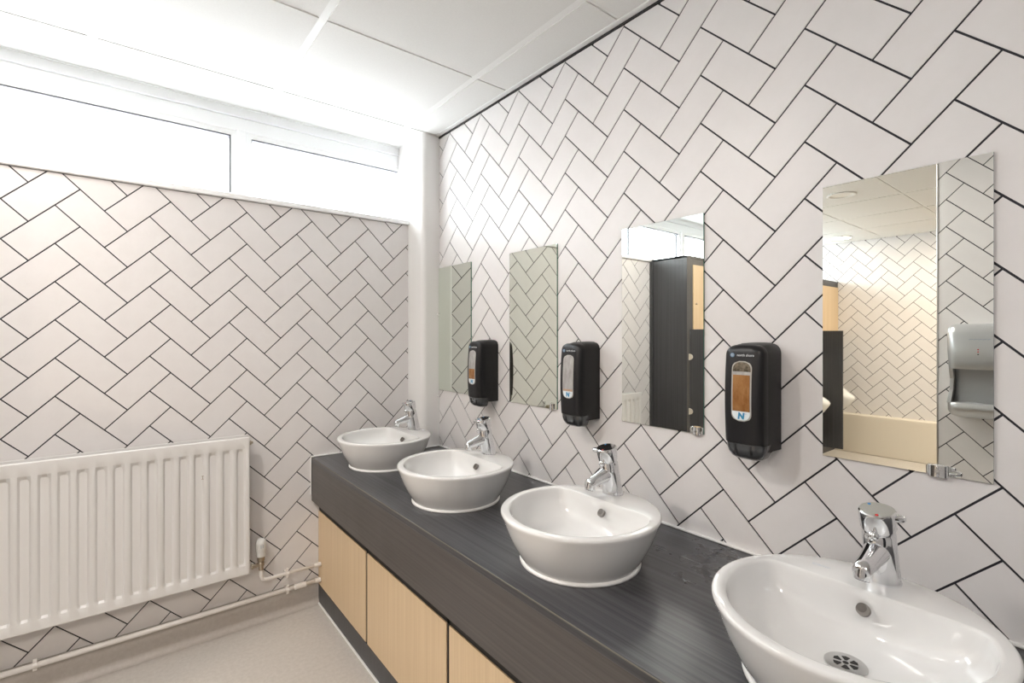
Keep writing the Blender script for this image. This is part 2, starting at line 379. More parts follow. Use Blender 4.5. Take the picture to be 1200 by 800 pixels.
# ------------------------------------------------------------------ vanity: worktop and cabinets
ZT = -0.644 + CZ                               # worktop surface
XW, Y0, Y1 = 0.79, -0.75, YL-0.001
wt = thing('worktop', 'long charcoal woodgrain worktop with a deep front panel under the four basins', 'worktop', (0, 0, ZT))
XB = XR-0.004
obj('top', B(XW, XB, Y0, Y1, -0.025, 0, bev=0.0015), 'dark_y', wt)
obj('front_panel', B(XW+0.0006, XW+0.022, Y0, Y1, -0.228, -0.0035, bev=0.001), 'dark_fascia', wt)
obj('edge_band', B(XW-0.0012, XW+0.0022, Y0, Y1, -0.0038, -0.0012), 'edge', wt)
bm = bmesh.new(); z0, z1 = ZT+0.0003, ZT+0.008
box(bm, XR-0.011, XR-0.0002, Y0, 2.527, z0, z1, 0.003); box(bm, 1.341, XR-0.005, 2.516, 2.5268, z0, z1, 0.003); box(bm, 1.339, 1.3498, 2.516, Y1, z0, z1, 0.003); box(bm, XW, 1.349, Y1-0.009, Y1, z0, z1, 0.003)
box(bm, XW-0.006, XW-0.0014, Y1-0.009, Y1, ZT-0.195, z1, 0.002)
struct(obj('trim_7', bm, 'sealant'), 'white sealant line around the worktop edges')

XD = 0.826
pl = thing('plinth', 'charcoal plinth board at the floor below the pale wood doors', 'plinth', (0, 0, 0))
obj('board', B(XD, XD+0.018, Y0, Y1, 0, 0.098), 'dark_z', pl)
o = obj('floor_bead', B(XD-0.008, XD+0.001, Y0, Y1-0.003, 0.0, 0.006, bev=0.002), 'sealant', pl); o['label'] = 'pale sealant line along the floor'
dl = ['pale wood cupboard door unit closest to the radiator wall', 'pale wood cupboard door unit second from the radiator wall', 'pale wood cupboard door unit third from the radiator wall, mostly cut off by the frame', 'pale wood cupboard door unit fourth from the radiator wall, under the nearest basin']
ys = [YL-0.001, 2.050, 1.378, 0.706, 0.034]
for i in range(4):
    a, b = ys[i+1]+0.009, ys[i]-(0.009 if i else 0.001)
    cb = thing('vanity_cabinet', dl[i], 'cabinet', (XD, (a+b)/2, 0), 'cupboards under the worktop')
    h = (b-a)/2; ztop = -0.931+CZ; zbot = 0.1
    obj('door', B(0, 0.018, -h, h, zbot, ztop, 0.0012), 'beech', cb)
    bm = bmesh.new(); box(bm, 0.004, 0.60, -h-0.0085, -h-0.0008, zbot, ZT-0.030)
    if i: box(bm, 0.004, 0.60, h+0.0008, h+0.0085, zbot, ZT-0.030)
    box(bm, 0.004, 0.05, -h-0.0085, h+(0.0085 if i else 0), ztop+0.001, ZT-0.030); box(bm, 0.034, 0.05, -h, h, zbot, ztop)
    obj('carcass_gap_shade', bm, 'black_gap', cb)  # black strips beside and above the door paint the shade of its gaps

# ------------------------------------------------------------------ washbasins
BY = [0.331, 1.002, 1.674, 2.349]; BX = 1.043; RH = 0.144
def make_basin():
    o = thing('washbasin', '', 'washbasin', (0, 0, 0), 'round white basins on the worktop')
    n = 128; A = [2*PI*k/n for k in range(n)]
    RO = 0.2285; RI = 0.203; CH = 0.102; p = 16
    def din(a, rad=RI, ch=CH):
        c = math.cos(a)
        return (rad**-p + (c/ch)**p)**(-1/p) if c > 1e-6 else rad
    secs = []
    for r, z in [(0.150, 0.0004), (0.164, 0.0004), (0.169, 0.010), (0.180, 0.028), (0.196, 0.056), (0.209, 0.084), (0.2195, 0.112), (0.2255, 0.129), (0.2285, 0.136), (0.2283, 0.1395), (0.2262, 0.1428), (0.2232, RH)]:
        secs.append([(r*math.cos(a), r*math.sin(a), z) for a in A])
    # deck and rolled inner lip
    for k, dz in ((1.030, 0.0), (1.012, -0.0006), (1.0, -0.0024), (0.99, -0.006)):
        secs.append([(min(1, 1)*din(a)*k*math.cos(a), din(a)*k*math.sin(a), RH+dz) for a in A])
    depth = 0.103
    for i in range(1, 15):
        u = i/14; ph = u*PI/2
        s = math.cos(ph)**0.62 if u < 1 else 0.0
        z = RH-0.006-(depth-0.006)*math.sin(ph)**0.95
        mix = u**1.4
        if u > 0.97: break
        secs.append([((din(a)*(1-mix)+RI*mix*0.93)*0.985*max(s, 0.17)*math.cos(a), (din(a)*(1-mix)+RI*mix*0.93)*0.985*max(s, 0.17)*math.sin(a), z) for a in A])
    secs.append([(0.033*math.cos(a), 0.033*math.sin(a), RH-depth-0.001) for a in A])
    bm = bmesh.new(); rings(bm, secs); obj('bowl', bm, 'porcelain', o, smooth=True)
    bm = bmesh.new(); lathe(bm, [(0.160, 0.0004), (0.1735, 0.0004), (0.1735, 0.005), (0.169, 0.010), (0.160, 0.010)], 64, cap0=False, cap1=False)
    obj('sealant_ring', bm, 'sealant', o, smooth=True)
    # drain: flat steel strainer with six wedge holes and a centre hole
    zd = RH-depth
    bm = bmesh.new(); lathe(bm, [(0.034, zd-0.002), (0.034, zd+0.0015), (0.031, zd+0.0028), (0.0, zd+0.0028)][:3], 40); dr = obj('drain', bm, 'satin', o, sharp=0.5)
    bm = bmesh.new()
    for k in range(6):
        a = k*PI/3+0.3; pts = [(0.008, a-0.20), (0.0195, a-0.36), (0.021, a), (0.0195, a+0.36), (0.008, a+0.20)]
        bm = bmesh.new(); rings(bm, [[(r*math.cos(t), r*math.sin(t), zd+h) for r, t in pts] for h in (0.0020, 0.0032)]); obj('strainer_hole', bm, 'hole', dr)
    bm = bmesh.new(); lathe(bm, [(0.0048, zd+0.002), (0.0048, zd+0.0032)], 12); obj('strainer_hole', bm, 'hole', dr)
    # overflow in the flat back slope: flush discs, the darker one painting inner shade
    d = Vector((-0.80, 0, 0.60)); c = Vector((0.0915, 0, RH-0.034))
    bm = bmesh.new(); tube(bm, [c-d*0.008, c+d*0.0006], 0.0118, 28); ov = obj('overflow', bm, 'bronze', o)
    bm = bmesh.new(); e = Vector((0.0014, 0.0022, 0.0020)); tube(bm, [c-d*0.006+e, c+d*0.0009+e], 0.0088, 24); obj('overflow_shade', bm, 'overflow_in', ov)
    return o
bl = ['nearest white round basin, cut off by the right edge, drain strainer in view', 'white round basin second from the right below the third mirror', 'white round basin third from the right, partly behind its larger neighbour', 'farthest white round basin in the corner beside the boxed column']
b0 = make_basin(); b0.location = (BX, BY[0], ZT); b0['label'] = bl[0]
basins = [b0]+[copy_tree(b0, (BX, BY[k], ZT), bl[k]) for k in (1, 2, 3)]
# faint maker's stamp on the deck of the nearest basin
bm = bmesh.new(); cx, cy, zz = 0.150, 0.103, RH+0.0002
rings(bm, [[(cx+0.0045*k*math.sin(a), cy+0.008*k*math.cos(a), zz) for a in [i*PI/12 for i in range(24)]] for k in (1.0, 0.72)], False, False)
for i in range(5): box(bm, cx+0.0022, cx+0.0036, cy-0.012-i*0.0036, cy-0.0098-i*0.0036, zz-0.0003, zz)
for i in range(4): box(bm, cx-0.0022, cx-0.0006, cy-0.011-i*0.0044, cy-0.0082-i*0.0044, zz-0.0003, zz)
o = obj('maker_stamp', bm, 'greymark', basins[0]); o['label'] = 'small grey printed stamp'

# ------------------------------------------------------------------ chrome taps
def make_tap(first):
    o = thing('basin_tap', '', 'tap', (0, 0, 0), 'chrome basin taps')
    o.scale = (1.03, 1.03, 1.085)
    ax = Vector((-0.20, 0, 1)).normalized()
    # body: cylinder leaning towards the user, slightly waisted
    bm = bmesh.new(); st = [(-0.004, 0.0310), (0.0, 0.0310), (0.003, 0.0316), (0.006, 0.0306), (0.03, 0.0292), (0.065, 0.0282), (0.095, 0.0278), (0.0985, 0.0255), (0.1015, 0.0255)]
    secs = []; u, v = Vector((1, 0, 0)), Vector((0, 1, 0))
    for h, r in st:
        flat = max(0.0, min(1.0, h/0.05)); ce = Vector((ax.x*h, 0, ax.z*h)); uu = (u*(1-flat)+(u-ax*u.dot(ax)).normalized()*flat)
        secs.append([ce+uu*r*math.cos(2*PI*k/32)+v*r*math.sin(2*PI*k/32) for k in range(32)])
    rings(bm, secs); obj('body', bm, 'chrome', o, sharp=0.6)
    # spout growing out of the body, tipping down to the aerator
    p0 = Vector((-0.012, 0, 0.066)); p1 = Vector((-0.104, 0, 0.043)); d = p1-p0
    bm = bmesh.new(); secs = []
    for tt, ry, rz, dz in ((0, 0.0240, 0.0270, 0), (0.22, 0.0215, 0.0225, 0), (0.45, 0.0190, 0.0182, 0), (0.75, 0.0172, 0.0150, 0), (0.93, 0.0166, 0.0140, -0.001), (0.985, 0.0150, 0.0115, -0.002), (1.0, 0.0110, 0.0080, -0.0025)):
        c = p0+d*tt+Vector((0, 0, dz)); nrm = Vector((-d.z, 0, d.x)).normalized()
        if nrm.z < 0: nrm = -nrm
        secs.append([c+Vector((0, 1, 0))*ry*math.cos(2*PI*k/28)+nrm*rz*math.sin(2*PI*k/28) for k in range(28)])
    rings(bm, secs); sp = obj('spout', bm, 'chrome', o, sharp=0.7)
    q = p0+d*0.86; dn = Vector((-0.30, 0, -1)).normalized()
    bm = bmesh.new(); tube(bm, [q, q+dn*0.0165, q+dn*0.0195, q+dn*0.0200], [0.0150, 0.0150, 0.0140, 0.0118], 28); obj('aerator', bm, 'chrome', sp, sharp=0.6)
    bm = bmesh.new(); tube(bm, [q+dn*0.0198, q+dn*0.0206], 0.0112, 20); obj('aerator_mesh', bm, 'hole', sp)
    # handle cap with side lever and a small ball stud on the front
    bm = bmesh.new(); tube(bm, [ax*h for h in (0.1015, 0.1045, 0.108, 0.137, 0.1405, 0.1425)], [0.0255, 0.0275, 0.0292, 0.0310, 0.0304, 0.0284], 36)
    hd = obj('handle', bm, 'chrome', o, sharp=0.55)
    bm = bmesh.new()
    tip = ax*0.131
    dirs = Vector((0.42, -1.0, 0)).normalized() if first else Vector((-0.55, 1.0, 0)).normalized(); side = Vector((-dirs.y, dirs.x, 0))
    secs = []
    for q, wd_, th in ((0.022, 0.0170, 0.0085), (0.030, 0.0150, 0.0075), (0.037, 0.0135, 0.0065), (0.0415, 0.0105, 0.0055), (0.0440, 0.005, 0.0040)):
        c = tip+dirs*q
        secs.append([c+side*wd_*math.cos(2*PI*k/16)+Vector((0, 0, th))*math.sin(2*PI*k/16) for k in range(16)])
    rings(bm, secs); obj('lever', bm, 'chrome', hd, sharp=0.8)
    bm = bmesh.new(); bmesh.ops.create_uvsphere(bm, u_segments=16, v_segments=10, radius=0.0095, matrix=Matrix.Translation(ax*0.0965+Vector((-0.0275, 0, 0)))); obj('ball_stud', bm, 'chrome', o, smooth=True)
    for nm, cc, m in (('hot_mark', (-0.022, -0.007), 'red'), ('cold_mark', (0.014, 0.018), 'bluemark')):
        bm = bmesh.new(); c = ax*0.1423+Vector((cc[0], cc[1], 0)); c.z = (ax*0.1425).z-cc[0]*ax.x/ax.z*1.0+0.0002
        tube(bm, [c-ax*0.0012, c+ax*0.0006], 0.0028, 12); obj(nm, bm, m, hd)
    return o
tl = ['chrome tap on the nearest basin, its lever pointing right, red dot on top', 'chrome tap on the basin second from the right', 'chrome tap on the basin third from the right', 'chrome tap on the farthest basin in the corner']
TX = 1.218
for k in range(4):
    y = [0.321, 1.025, 1.698, 2.372][k]
    if k == 0: tp = make_tap(True); tp.location = (TX, y, ZT+RH); tp.rotation_euler.z = -0.06; tp['label'] = tl[0]
    elif k == 1: tp = make_tap(False); tp.location = (TX, y, ZT+RH); tp.rotation_euler.z = -0.08; tp['label'] = tl[1]; t1 = tp
    else: tp = copy_tree(t1, (TX, y, ZT+RH), tl[k])

# ------------------------------------------------------------------ mirrors
mlab = ['rightmost frameless wall mirror above the nearest basin, showing the hand dryer', 'frameless wall mirror third from the corner, showing dark panelling and window', 'frameless wall mirror second from the corner, showing only herringbone tiles', 'frameless wall mirror in the corner touching the white column']
MY = [0.351, 1.018, 1.692, 2.357]
for k, yc in enumerate(MY):
    z0, z1, h = -0.316+CZ, 0.390+CZ, 0.163
    if k == 3: h = 0.169
    o = thing('wall_mirror', mlab[k], 'mirror', (XR, yc, (z0+z1)/2), 'frameless mirrors above the basins')
    hz = (z1-z0)/2; d = 0.006
    bm = bmesh.new(); vs = [bm.verts.new((-d, y, z)) for y, z in ((-h, -hz), (h, -hz), (h, hz), (-h, hz))]; bm.faces.new(vs)
    bmesh.ops.recalc_face_normals(bm, faces=bm.faces)
    if bm.faces[:][0].normal.x > 0: bmesh.ops.reverse_faces(bm, faces=bm.faces)
    me = bpy.data.meshes.new('silvered_face'); bm.to_mesh(me); bm.free(); link('silvered_face', me, 'mirror' if k < 2 else 'mirror_green', o)
    bm = bmesh.new(); secs = [[(x, y, z) for y, z in ((-h, -hz), (h, -hz), (h, hz), (-h, hz))] for x in (-0.0005, -d+0.0002)]
    rings(bm, secs, True, False); obj('glass_edge', bm, 'glass_bevel' if k == 0 else 'glass_edge', o)
    if k < 3:   # chrome clip gripping the bottom edge
        cy = [-0.072, -0.140, -0.135][k]
        hwc = 0.0185 if k == 0 else 0.0125; arc = [(-d-0.0006-0.0085*math.cos(t)**0.8, cy+hwc*math.sin(t)) for t in [-PI/2*0.98+PI*0.98*q/14 for q in range(15)]]
        bm = bmesh.new(); rings(bm, [[(x_, y_, z_) for x_, y_ in arc] for z_ in (-hz-0.004, -hz-0.003, -hz+0.021, -hz+0.022)])
        box(bm, -d-0.003, -0.0008, cy-hwc+0.002, cy+hwc-0.002, -hz-0.004, -hz-0.0005, 0.0008)
        cl = obj('clip', bm, 'chrome', o, sharp=0.8); cl['label'] = 'chrome clip'
        bm = bmesh.new(); tube(bm, [(-d-0.0085, cy, -hz+0.009), (-d-0.0098, cy, -hz+0.009)], [0.005, 0.004], 14); obj('screw', bm, 'satin', cl)

# ------------------------------------------------------------------ soap dispensers
def make_dispenser(level, label):
    o = thing('soap_dispenser', label, 'soap dispenser', (0, 0, 0), 'black soap dispensers')
    hw = 0.0555
    # housing: arch-topped profile run out from the wall
    def arch(w, top, bot, r, n=8):
        pts = [(-w, bot), (w, bot)]
        pts += [(w-r+r*math.cos(a), top-r+r*math.sin(a)-0.006*(1-math.sin(a))) for a in [i*PI/2/n for i in range(n+1)]]
        pts += [(y, top+0.003*math.cos(y/w*PI/2)) for y in [w*0.5, w*0.25, 0, -w*0.25, -w*0.5]]
        pts += [(-w+r-r*math.sin(a), top-r+r*math.cos(a)-0.006*(1-math.cos(a))) for a in [i*PI/2/n for i in range(n+1)]]
        return pts
    bm = bmesh.new()
    rings(bm, [[(-x, y, z) for y, z in arch(hw-ins, tp, -0.297+bo, 0.022)] for x, ins, tp, bo in ((0.0, 0.0005, -0.001, 0), (0.004, 0, 0, 0), (0.060, 0.0012, -0.0015, 0.0), (0.082, 0.004, -0.006, 0.0))])
    obj('housing', bm, 'black2', o, sharp=0.5)
    # front cover: bulged, rounded at its edges
    def dep(z): return 0.1085+0.0105*math.sin(min(1, max(0, (z+0.318)/0.318))*PI)
    def hwid(z):
        r = 0.026; t = -0.004
        if z > t-r: return hw-0.0015-r+math.sqrt(max(0, r*r-(z-t+r)**2))*1.0
        return hw-0.0015
    rows = [-0.0042, -0.0052, -0.008, -0.012, -0.017, -0.023, -0.030]+[-0.030-i*0.0164 for i in range(1, 16)]
    bm = bmesh.new(); secs = []
    cols = [-1, -0.985, -0.95, -0.88, -0.75, -0.5, -0.25, 0, 0.25, 0.5, 0.75, 0.88, 0.95, 0.985, 1]
    for z in rows:
        w_ = hwid(z); dd = dep(z) - (0.010*math.exp(-(-0.004-z)/0.006))
        sec = [(-0.078, -w_, z)]
        for c in cols: sec.append((-(dd-0.013*abs(c)**7), w_*c, z))
        sec.append((-0.078, w_, z)); secs.append(sec)
    rings(bm, secs); obj('front_cover', bm, 'black', o, sharp=0.9)
    # push bar of smoked plastic under the cover
    bm = bmesh.new(); secs = []
    for z, dd, ww in ((-0.2775, 0.1110, 0.0540), (-0.290, 0.1105, 0.0532), (-0.304, 0.1070, 0.0505), (-0.315, 0.1010, 0.0450), (-0.322, 0.0920, 0.0370), (-0.3245, 0.083, 0.029)):
        sec = [(-0.058, -ww, z)]
        for c in cols: sec.append((-(dd-0.016*abs(c)**6), ww*c, z))
        sec.append((-0.058, ww, z)); secs.append(sec)
    rings(bm, secs); pb = obj('push_bar', bm, 'smoke', o, sharp=0.9)
    for yy in (-0.022, 0.020): obj('rib', B(-0.1112, -0.1080, yy-0.0025, yy+0.0025, -0.306, -0.280), 'black', pb)
    # viewing window
    def slot(zt_, zb_, w_, off, za, zbb):
        r = min(w_, 0.020); bm = bmesh.new(); secs = []; n = 30
        for i in range(n+1):
            z = za+(zbb-za)*i/n; ww = w_
            if z > zt_-r: ww = w_-r+math.sqrt(max(0, r*r-(z-zt_+r)**2))
            if z < zb_+r: ww = w_-r+math.sqrt(max(0, r*r-(zb_+r-z)**2))
            ww = max(ww, 0.002)
            dd = dep(z)+off
            secs.append([(-(dd-0.006), -ww, z), (-dd, -ww, z), (-dd, 0, z), (-dd, ww, z), (-(dd-0.006), ww, z)])
        return rings(bm, secs)
    T, Bm = -0.048, -0.214
    win = obj('window_rim', slot(T, Bm, 0.0278, 0.0008, T, Bm), 'bezel', o)
    t2, b2 = T-0.003, Bm+0.003; lab_z = -0.1865
    lev = lab_z+(t2-lab_z)*level
    if level < 0.99:
        obj('window', slot(t2, b2, 0.0248, 0.0020, t2 if level < 0.5 else t2-0.026, lev), 'empty', win)
        if level >= 0.5: obj('headspace', slot(t2, b2, 0.0248, 0.0020, t2, t2-0.026), 'dark_glass', win)
    if level > 0: obj('soap', slot(t2, b2, 0.0235, 0.0021, lev, lab_z), 'amber' if level > 0.2 else 'amber_pale', win)
    lb = obj('label', slot(t2, b2, 0.0248, 0.0024, lab_z, b2), 'label_white', o)
    def face(z, off, y=0): 
        return Matrix(((0, 0, -1, -(dep(z)+off)), (-1, 0, 0, y), (0, 1, 0, z), (0, 0, 0, 1)))
    text_mesh('lettering', 'N', 0.023, 'blue', lb, face(-0.1995, 0.0031), offset=0.0013, shear=0.12)
    bm = bmesh.new()
    for i in range(3): box(bm, -(dep(-0.193)+0.0034), -(dep(-0.193)+0.0026), -0.0125-0.0018*i, -0.0115-0.0018*i, -0.1925, -0.1915)
    obj('dots', bm, 'blue', lb)
    text_mesh('lettering', 'north shore', 0.0098, 'print', o, face(-0.032, 0.0006, -0.0085))
    bm = bmesh.new(); d_ = dep(-0.032)
    tube(bm, [(-(d_-0.002), 0.0285, -0.032), (-(d_+0.0006), 0.0285, -0.032)], 0.0062, 20); em = obj('emblem', bm, 'emblem', o)
    bm = bmesh.new()
    for kk in range(3):
        zz = -0.0345+kk*0.0026; box(bm, -(d_+0.0010), -(d_+0.0004), 0.0285-0.0042+abs(kk-1)*0.0010, 0.0285+0.0042-abs(kk-1)*0.0010, zz-0.0004, zz+0.0004)
    obj('wave', bm, 'print', em)
    return o
DY = [0.676, 1.349, 2.008]
for k, (lev, lab) in enumerate([(0.74, 'nearest black soap dispenser, its window full of amber soap'), (0.06, 'middle black soap dispenser with an almost empty grey window'), (0.36, 'farthest black soap dispenser, window with a little amber soap at the bottom')]):
    d = make_dispenser(lev, lab); d.location = (XR, DY[k], [-0.023, -0.027, -0.025][k]+CZ)

# ------------------------------------------------------------------ radiator on the left wall
ra = thing('radiator', 'white ribbed double panel radiator on the tiled wall below the window', 'radiator', (0, YL, -1.130+CZ))
xr, xl, H = 0.480, -0.562, 0.649
def panel(yf, back):
    """pressed steel panel: flutes with sloping ends, edges rolled back"""
    xs = [xr, xr-0.005]; fl_ = []
    for k in range(18):
        a = 0.463-0.0561*k; fl_.append(len(xs)); xs += [a, a-0.012, a-0.028, a-0.040]
    xs += [xl+0.005, xl]
    zs = [0.0, 0.004, 0.043, 0.056, H-0.076, H-0.051, H-0.010, H-0.003, H]
    dep = 0.0175; inner = set()
    for s in fl_: inner |= {s+1, s+2}
    bm = bmesh.new(); V = {}
    for i, x in enumerate(xs):
        for j, z in enumerate(zs):
            y = yf
            if i in inner and j in (3, 4): y += dep*back
            if i in (0, len(xs)-1) or j in (0, len(zs)-1): y += 0.004*back
            V[i, j] = bm.verts.new((x, y, z))
    for i in range(len(xs)-1):
        for j in range(len(zs)-1): bm.faces.new((V[i, j], V[i+1, j], V[i+1, j+1], V[i, j+1]))
    per = [V[i, 0] for i in range(len(xs))]+[V[len(xs)-1, j] for j in range(1, len(zs))]+[V[i, len(zs)-1] for i in range(len(xs)-2, -1, -1)]+[V[0, j] for j in range(len(zs)-2, 0, -1)]
    bk = [bm.verts.new((v.co.x, yf+0.011*back, v.co.z)) for v in per]
    for i in range(len(per)):
        j = (i+1) % len(per); bm.faces.new((per[i], per[j], bk[j], bk[i]))
    bm.faces.new(bk)
    bmesh.ops.recalc_face_normals(bm, faces=bm.faces)
    bmesh.ops.bevel(bm, geom=[e for e in bm.edges if len(e.link_faces) == 2 and e.calc_face_angle(0) > 0.35], offset=0.0012, segments=2, affect='EDGES')
    return bm
obj('front_panel', panel(-0.102, 1), 'radiator', ra, sharp=0.6)
obj('back_panel', panel(-0.020, -1), 'radiator', ra, sharp=0.6)
bm = bmesh.new()
for i in range(30):
    x = xl+0.03+i*0.034; box(bm, x, x+0.0012, -0.080, -0.042, 0.05, H-0.05)
obj('convector_fins', bm, 'radiator', ra)['kind'] = 'stuff'
bm = bmesh.new(); tube(bm, [(xr-0.02, -0.061, H-0.035), (xr+0.012, -0.061, H-0.035)], 0.011, 14); tube(bm, [(xr+0.012, -0.061, H-0.035), (xr+0.020, -0.061, H-0.035)], 0.006, 10); obj('air_vent', bm, 'brass', ra)
for x in (0.30, -0.40): obj('bracket', B(x, x+0.03, -0.019, -0.0015, 0.06, H-0.05), 'radiator', ra)
bm = bmesh.new(); box(bm, 0.2875, 0.2895, -0.1028, -0.1022, 0.484, 0.498); box(bm, 0.284, 0.293, -0.1028, -0.1022, 0.497, 0.499); box(bm, 0.284, 0.293, -0.1028, -0.1022, 0.483, 0.485)
o = obj('scratch_mark', bm, 'brass', ra); o['label'] = 'tiny grey mark'

# thermostatic valve standing on its pipe
vx, vy = 0.538, YL-0.050
va = thing('radiator_valve', 'white capped thermostatic valve on tarnished fittings at the radiator end', 'valve', (vx, vy, -1.145+CZ))
bm = bmesh.new(); lathe(bm, [(0.011, 0), (0.011, 0.018), (0.015, 0.020), (0.015, 0.036), (0.012, 0.040), (0.017, 0.046), (0.017, 0.062), (0.014, 0.068)], 16)
tube(bm, [(0.0, 0, 0.026), (-0.036, 0, 0.026)], [0.010, 0.010], 14); tube(bm, [(-0.036, 0, 0.026), (-0.0425, 0, 0.026)], 0.014, 6)
obj('body', bm, 'brass', va, sharp=0.5)
bm = bmesh.new(); lathe(bm, [(0.020, 0.066), (0.022, 0.070), (0.021, 0.088), (0.0235, 0.092), (0.0240, 0.128), (0.021, 0.143), (0.014, 0.150), (0.004, 0.152)], 24)
hd = obj('cap', bm, 'clearcap', va, sharp=0.6)
bm = bmesh.new()
for k in range(12):
    a = k*PI/6; c = Vector((0.0238*math.cos(a), 0.0238*math.sin(a), 0)); u = Vector((-math.sin(a), math.cos(a), 0))*0.0022
    rings(bm, [[c*0.97-u+Vector((0, 0, z)), c*1.03-u+Vector((0, 0, z)), c*1.03+u+Vector((0, 0, z)), c*0.97+u+Vector((0, 0, z))] for z in (0.096, 0.132)])
obj('grip_ribs', bm, 'clearcap', hd)['kind'] = 'stuff'
bm = bmesh.new()
for dx in (-0.005, 0.004): obj('scale_mark', B(dx-0.0012, dx+0.0012, -0.0256, -0.0240, 0.112, 0.128), 'greymark', hd)

# pipes
y = YL-0.042
pp = thing('feed_pipe', 'white pipe bending from the radiator valve to the cupboards', 'pipe', (0, 0, 0), 'white heating pipes')
z1 = -1.199+CZ
pts = [(vx, vy, -1.144+CZ)]+bend((vx, vy, -1.12+CZ), (vx, vy, z1), (XD-0.01, vy, z1), 0.030)+[(XD-0.0005, vy, z1)]
bm = bmesh.new(); tube(bm, pts, 0.0085, 14); obj('tube', bm, 'pipe', pp, smooth=True)
bm = bmesh.new(); tube(bm, [(0.79, vy, z1), (0.822, vy, z1)], 0.0108, 14); obj('collar', bm, 'pipe', pp, sharp=0.6)
def clip_bm(x, yy, z, up=0.045):
    bm = bmesh.new(); tube(bm, [(x-0.007, yy, z), (x+0.007, yy, z)], 0.0135, 16); box(bm, x-0.006, x+0.006, yy, YL-0.001, z-0.004, z+0.004, 0.001); box(bm, x-0.006, x+0.006, yy-0.009, yy-0.001, z+0.009, z+0.018+up*0.2, 0.001); box(bm, x-0.006, x+0.006, yy-0.009, yy-0.001, z-0.020, z-0.010, 0.001)
    return bm
obj('pipe_clip', clip_bm(0.657, vy, z1), 'pipe', pp, sharp=0.6)
z2 = -1.284+CZ
lp = thing('return_pipe', 'long white pipe running low along the wall above the floor upstand', 'pipe', (0, 0, 0), 'white heating pipes')
bm = bmesh.new(); tube(bm, [(-0.80, y, z2-0.004), (0.3, y, z2), (XD-0.0005, y, z2)], 0.0105, 14); obj('tube', bm, 'pipe', lp, smooth=True)
bm = bmesh.new(); tube(bm, [(0.693, y, z2), (0.696, y, z2), (0.750, y, z2), (0.753, y, z2)], [0.0105, 0.0140, 0.0140, 0.0105], 14); obj('collar', bm, 'pipe', lp, sharp=0.6)
bm = bmesh.new(); tube(bm, [(0.797, y, z2), (0.822, y, z2)], 0.0125, 14); obj('collar', bm, 'pipe', lp, sharp=0.6)
for x in (0.660, -0.262, -0.70): obj('pipe_clip', clip_bm(x, y, z2), 'pipe', lp, sharp=0.6)

# ------------------------------------------------------------------ seen in the mirrors: hand dryer, duct panelling, urinals
hd = thing('hand_dryer', 'silver hand dryer on the tiled partition, seen in the rightmost mirror', 'hand dryer', (XP+0.0005, 0.507, 0.063+CZ))
def rr(x0, x1, w_, z, r, n=6):
    pts = [(x0, -w_, z), ]
    pts += [(x1-r+r*math.sin(a), -w_+r-r*math.cos(a), z) for a in [i*PI/2/n for i in range(n+1)]]
    pts += [(x1-r+r*math.cos(a), w_-r+r*math.sin(a), z) for a in [i*PI/2/n for i in range(n+1)]]
    return pts+[(x0, w_, z)]
bm = bmesh.new(); rings(bm, [rr(0, d, w_, z, r) for z, d, w_, r in ((0, 0.085, 0.105, 0.03), (-0.006, 0.110, 0.128, 0.035), (-0.022, 0.128, 0.141, 0.04), (-0.06, 0.146, 0.143, 0.045), (-0.15, 0.158, 0.138, 0.045), (-0.235, 0.162, 0.133, 0.045), (-0.243, 0.158, 0.130, 0.043))]); obj('hood', bm, 'silver', hd, sharp=0.9)
bm = bmesh.new(); rings(bm, [rr(0, d, w_, z, r) for z, d, w_, r in ((-0.240, 0.080, 0.120, 0.03), (-0.29, 0.072, 0.121, 0.03), (-0.40, 0.075, 0.124, 0.03), (-0.43, 0.095, 0.128, 0.04))]); obj('recess_back', bm, 'silver_in', hd, sharp=0.9)
bm = bmesh.new()
for s in (-1, 1):
    bm = bmesh.new(); rings(bm, [[(0, s*(w_-0.016), z), (d, s*(w_-0.016), z), (d, s*w_, z), (0, s*w_, z)] for z, d, w_ in ((-0.24, 0.13, 0.131), (-0.30, 0.105, 0.130), (-0.36, 0.105, 0.132), (-0.43, 0.14, 0.138))])
    obj('side_cheek', bm, 'silver', hd)
bm = bmesh.new(); rings(bm, [rr(0, d, w_, z, r) for z, d, w_, r in ((-0.425, 0.145, 0.136, 0.045), (-0.432, 0.152, 0.139, 0.045), (-0.470, 0.152, 0.138, 0.045), (-0.496, 0.135, 0.128, 0.045), (-0.506, 0.105, 0.110, 0.04))]); obj('drip_tray', bm, 'silver', hd, sharp=0.9)
for z, m in ((-0.138, 'red'), (-0.150, 'red'), (-0.163, 'hole')):
    bm = bmesh.new(); tube(bm, [(0.156, 0.008, z), (0.1605, 0.008, z)], 0.0032, 10); obj('indicator', bm, m, hd)
bm = bmesh.new(); dd_ = 0.150
for i in range(14): box(bm, 0.1535, 0.1545, 0.040-i*0.0060, 0.0445-i*0.0060, -0.0875+0.001*(i % 3), -0.0835+0.001*((i*2) % 3))
o = obj('maker_mark', bm, 'greymark', hd); o['label'] = 'fine grey line of lettering too small to read'

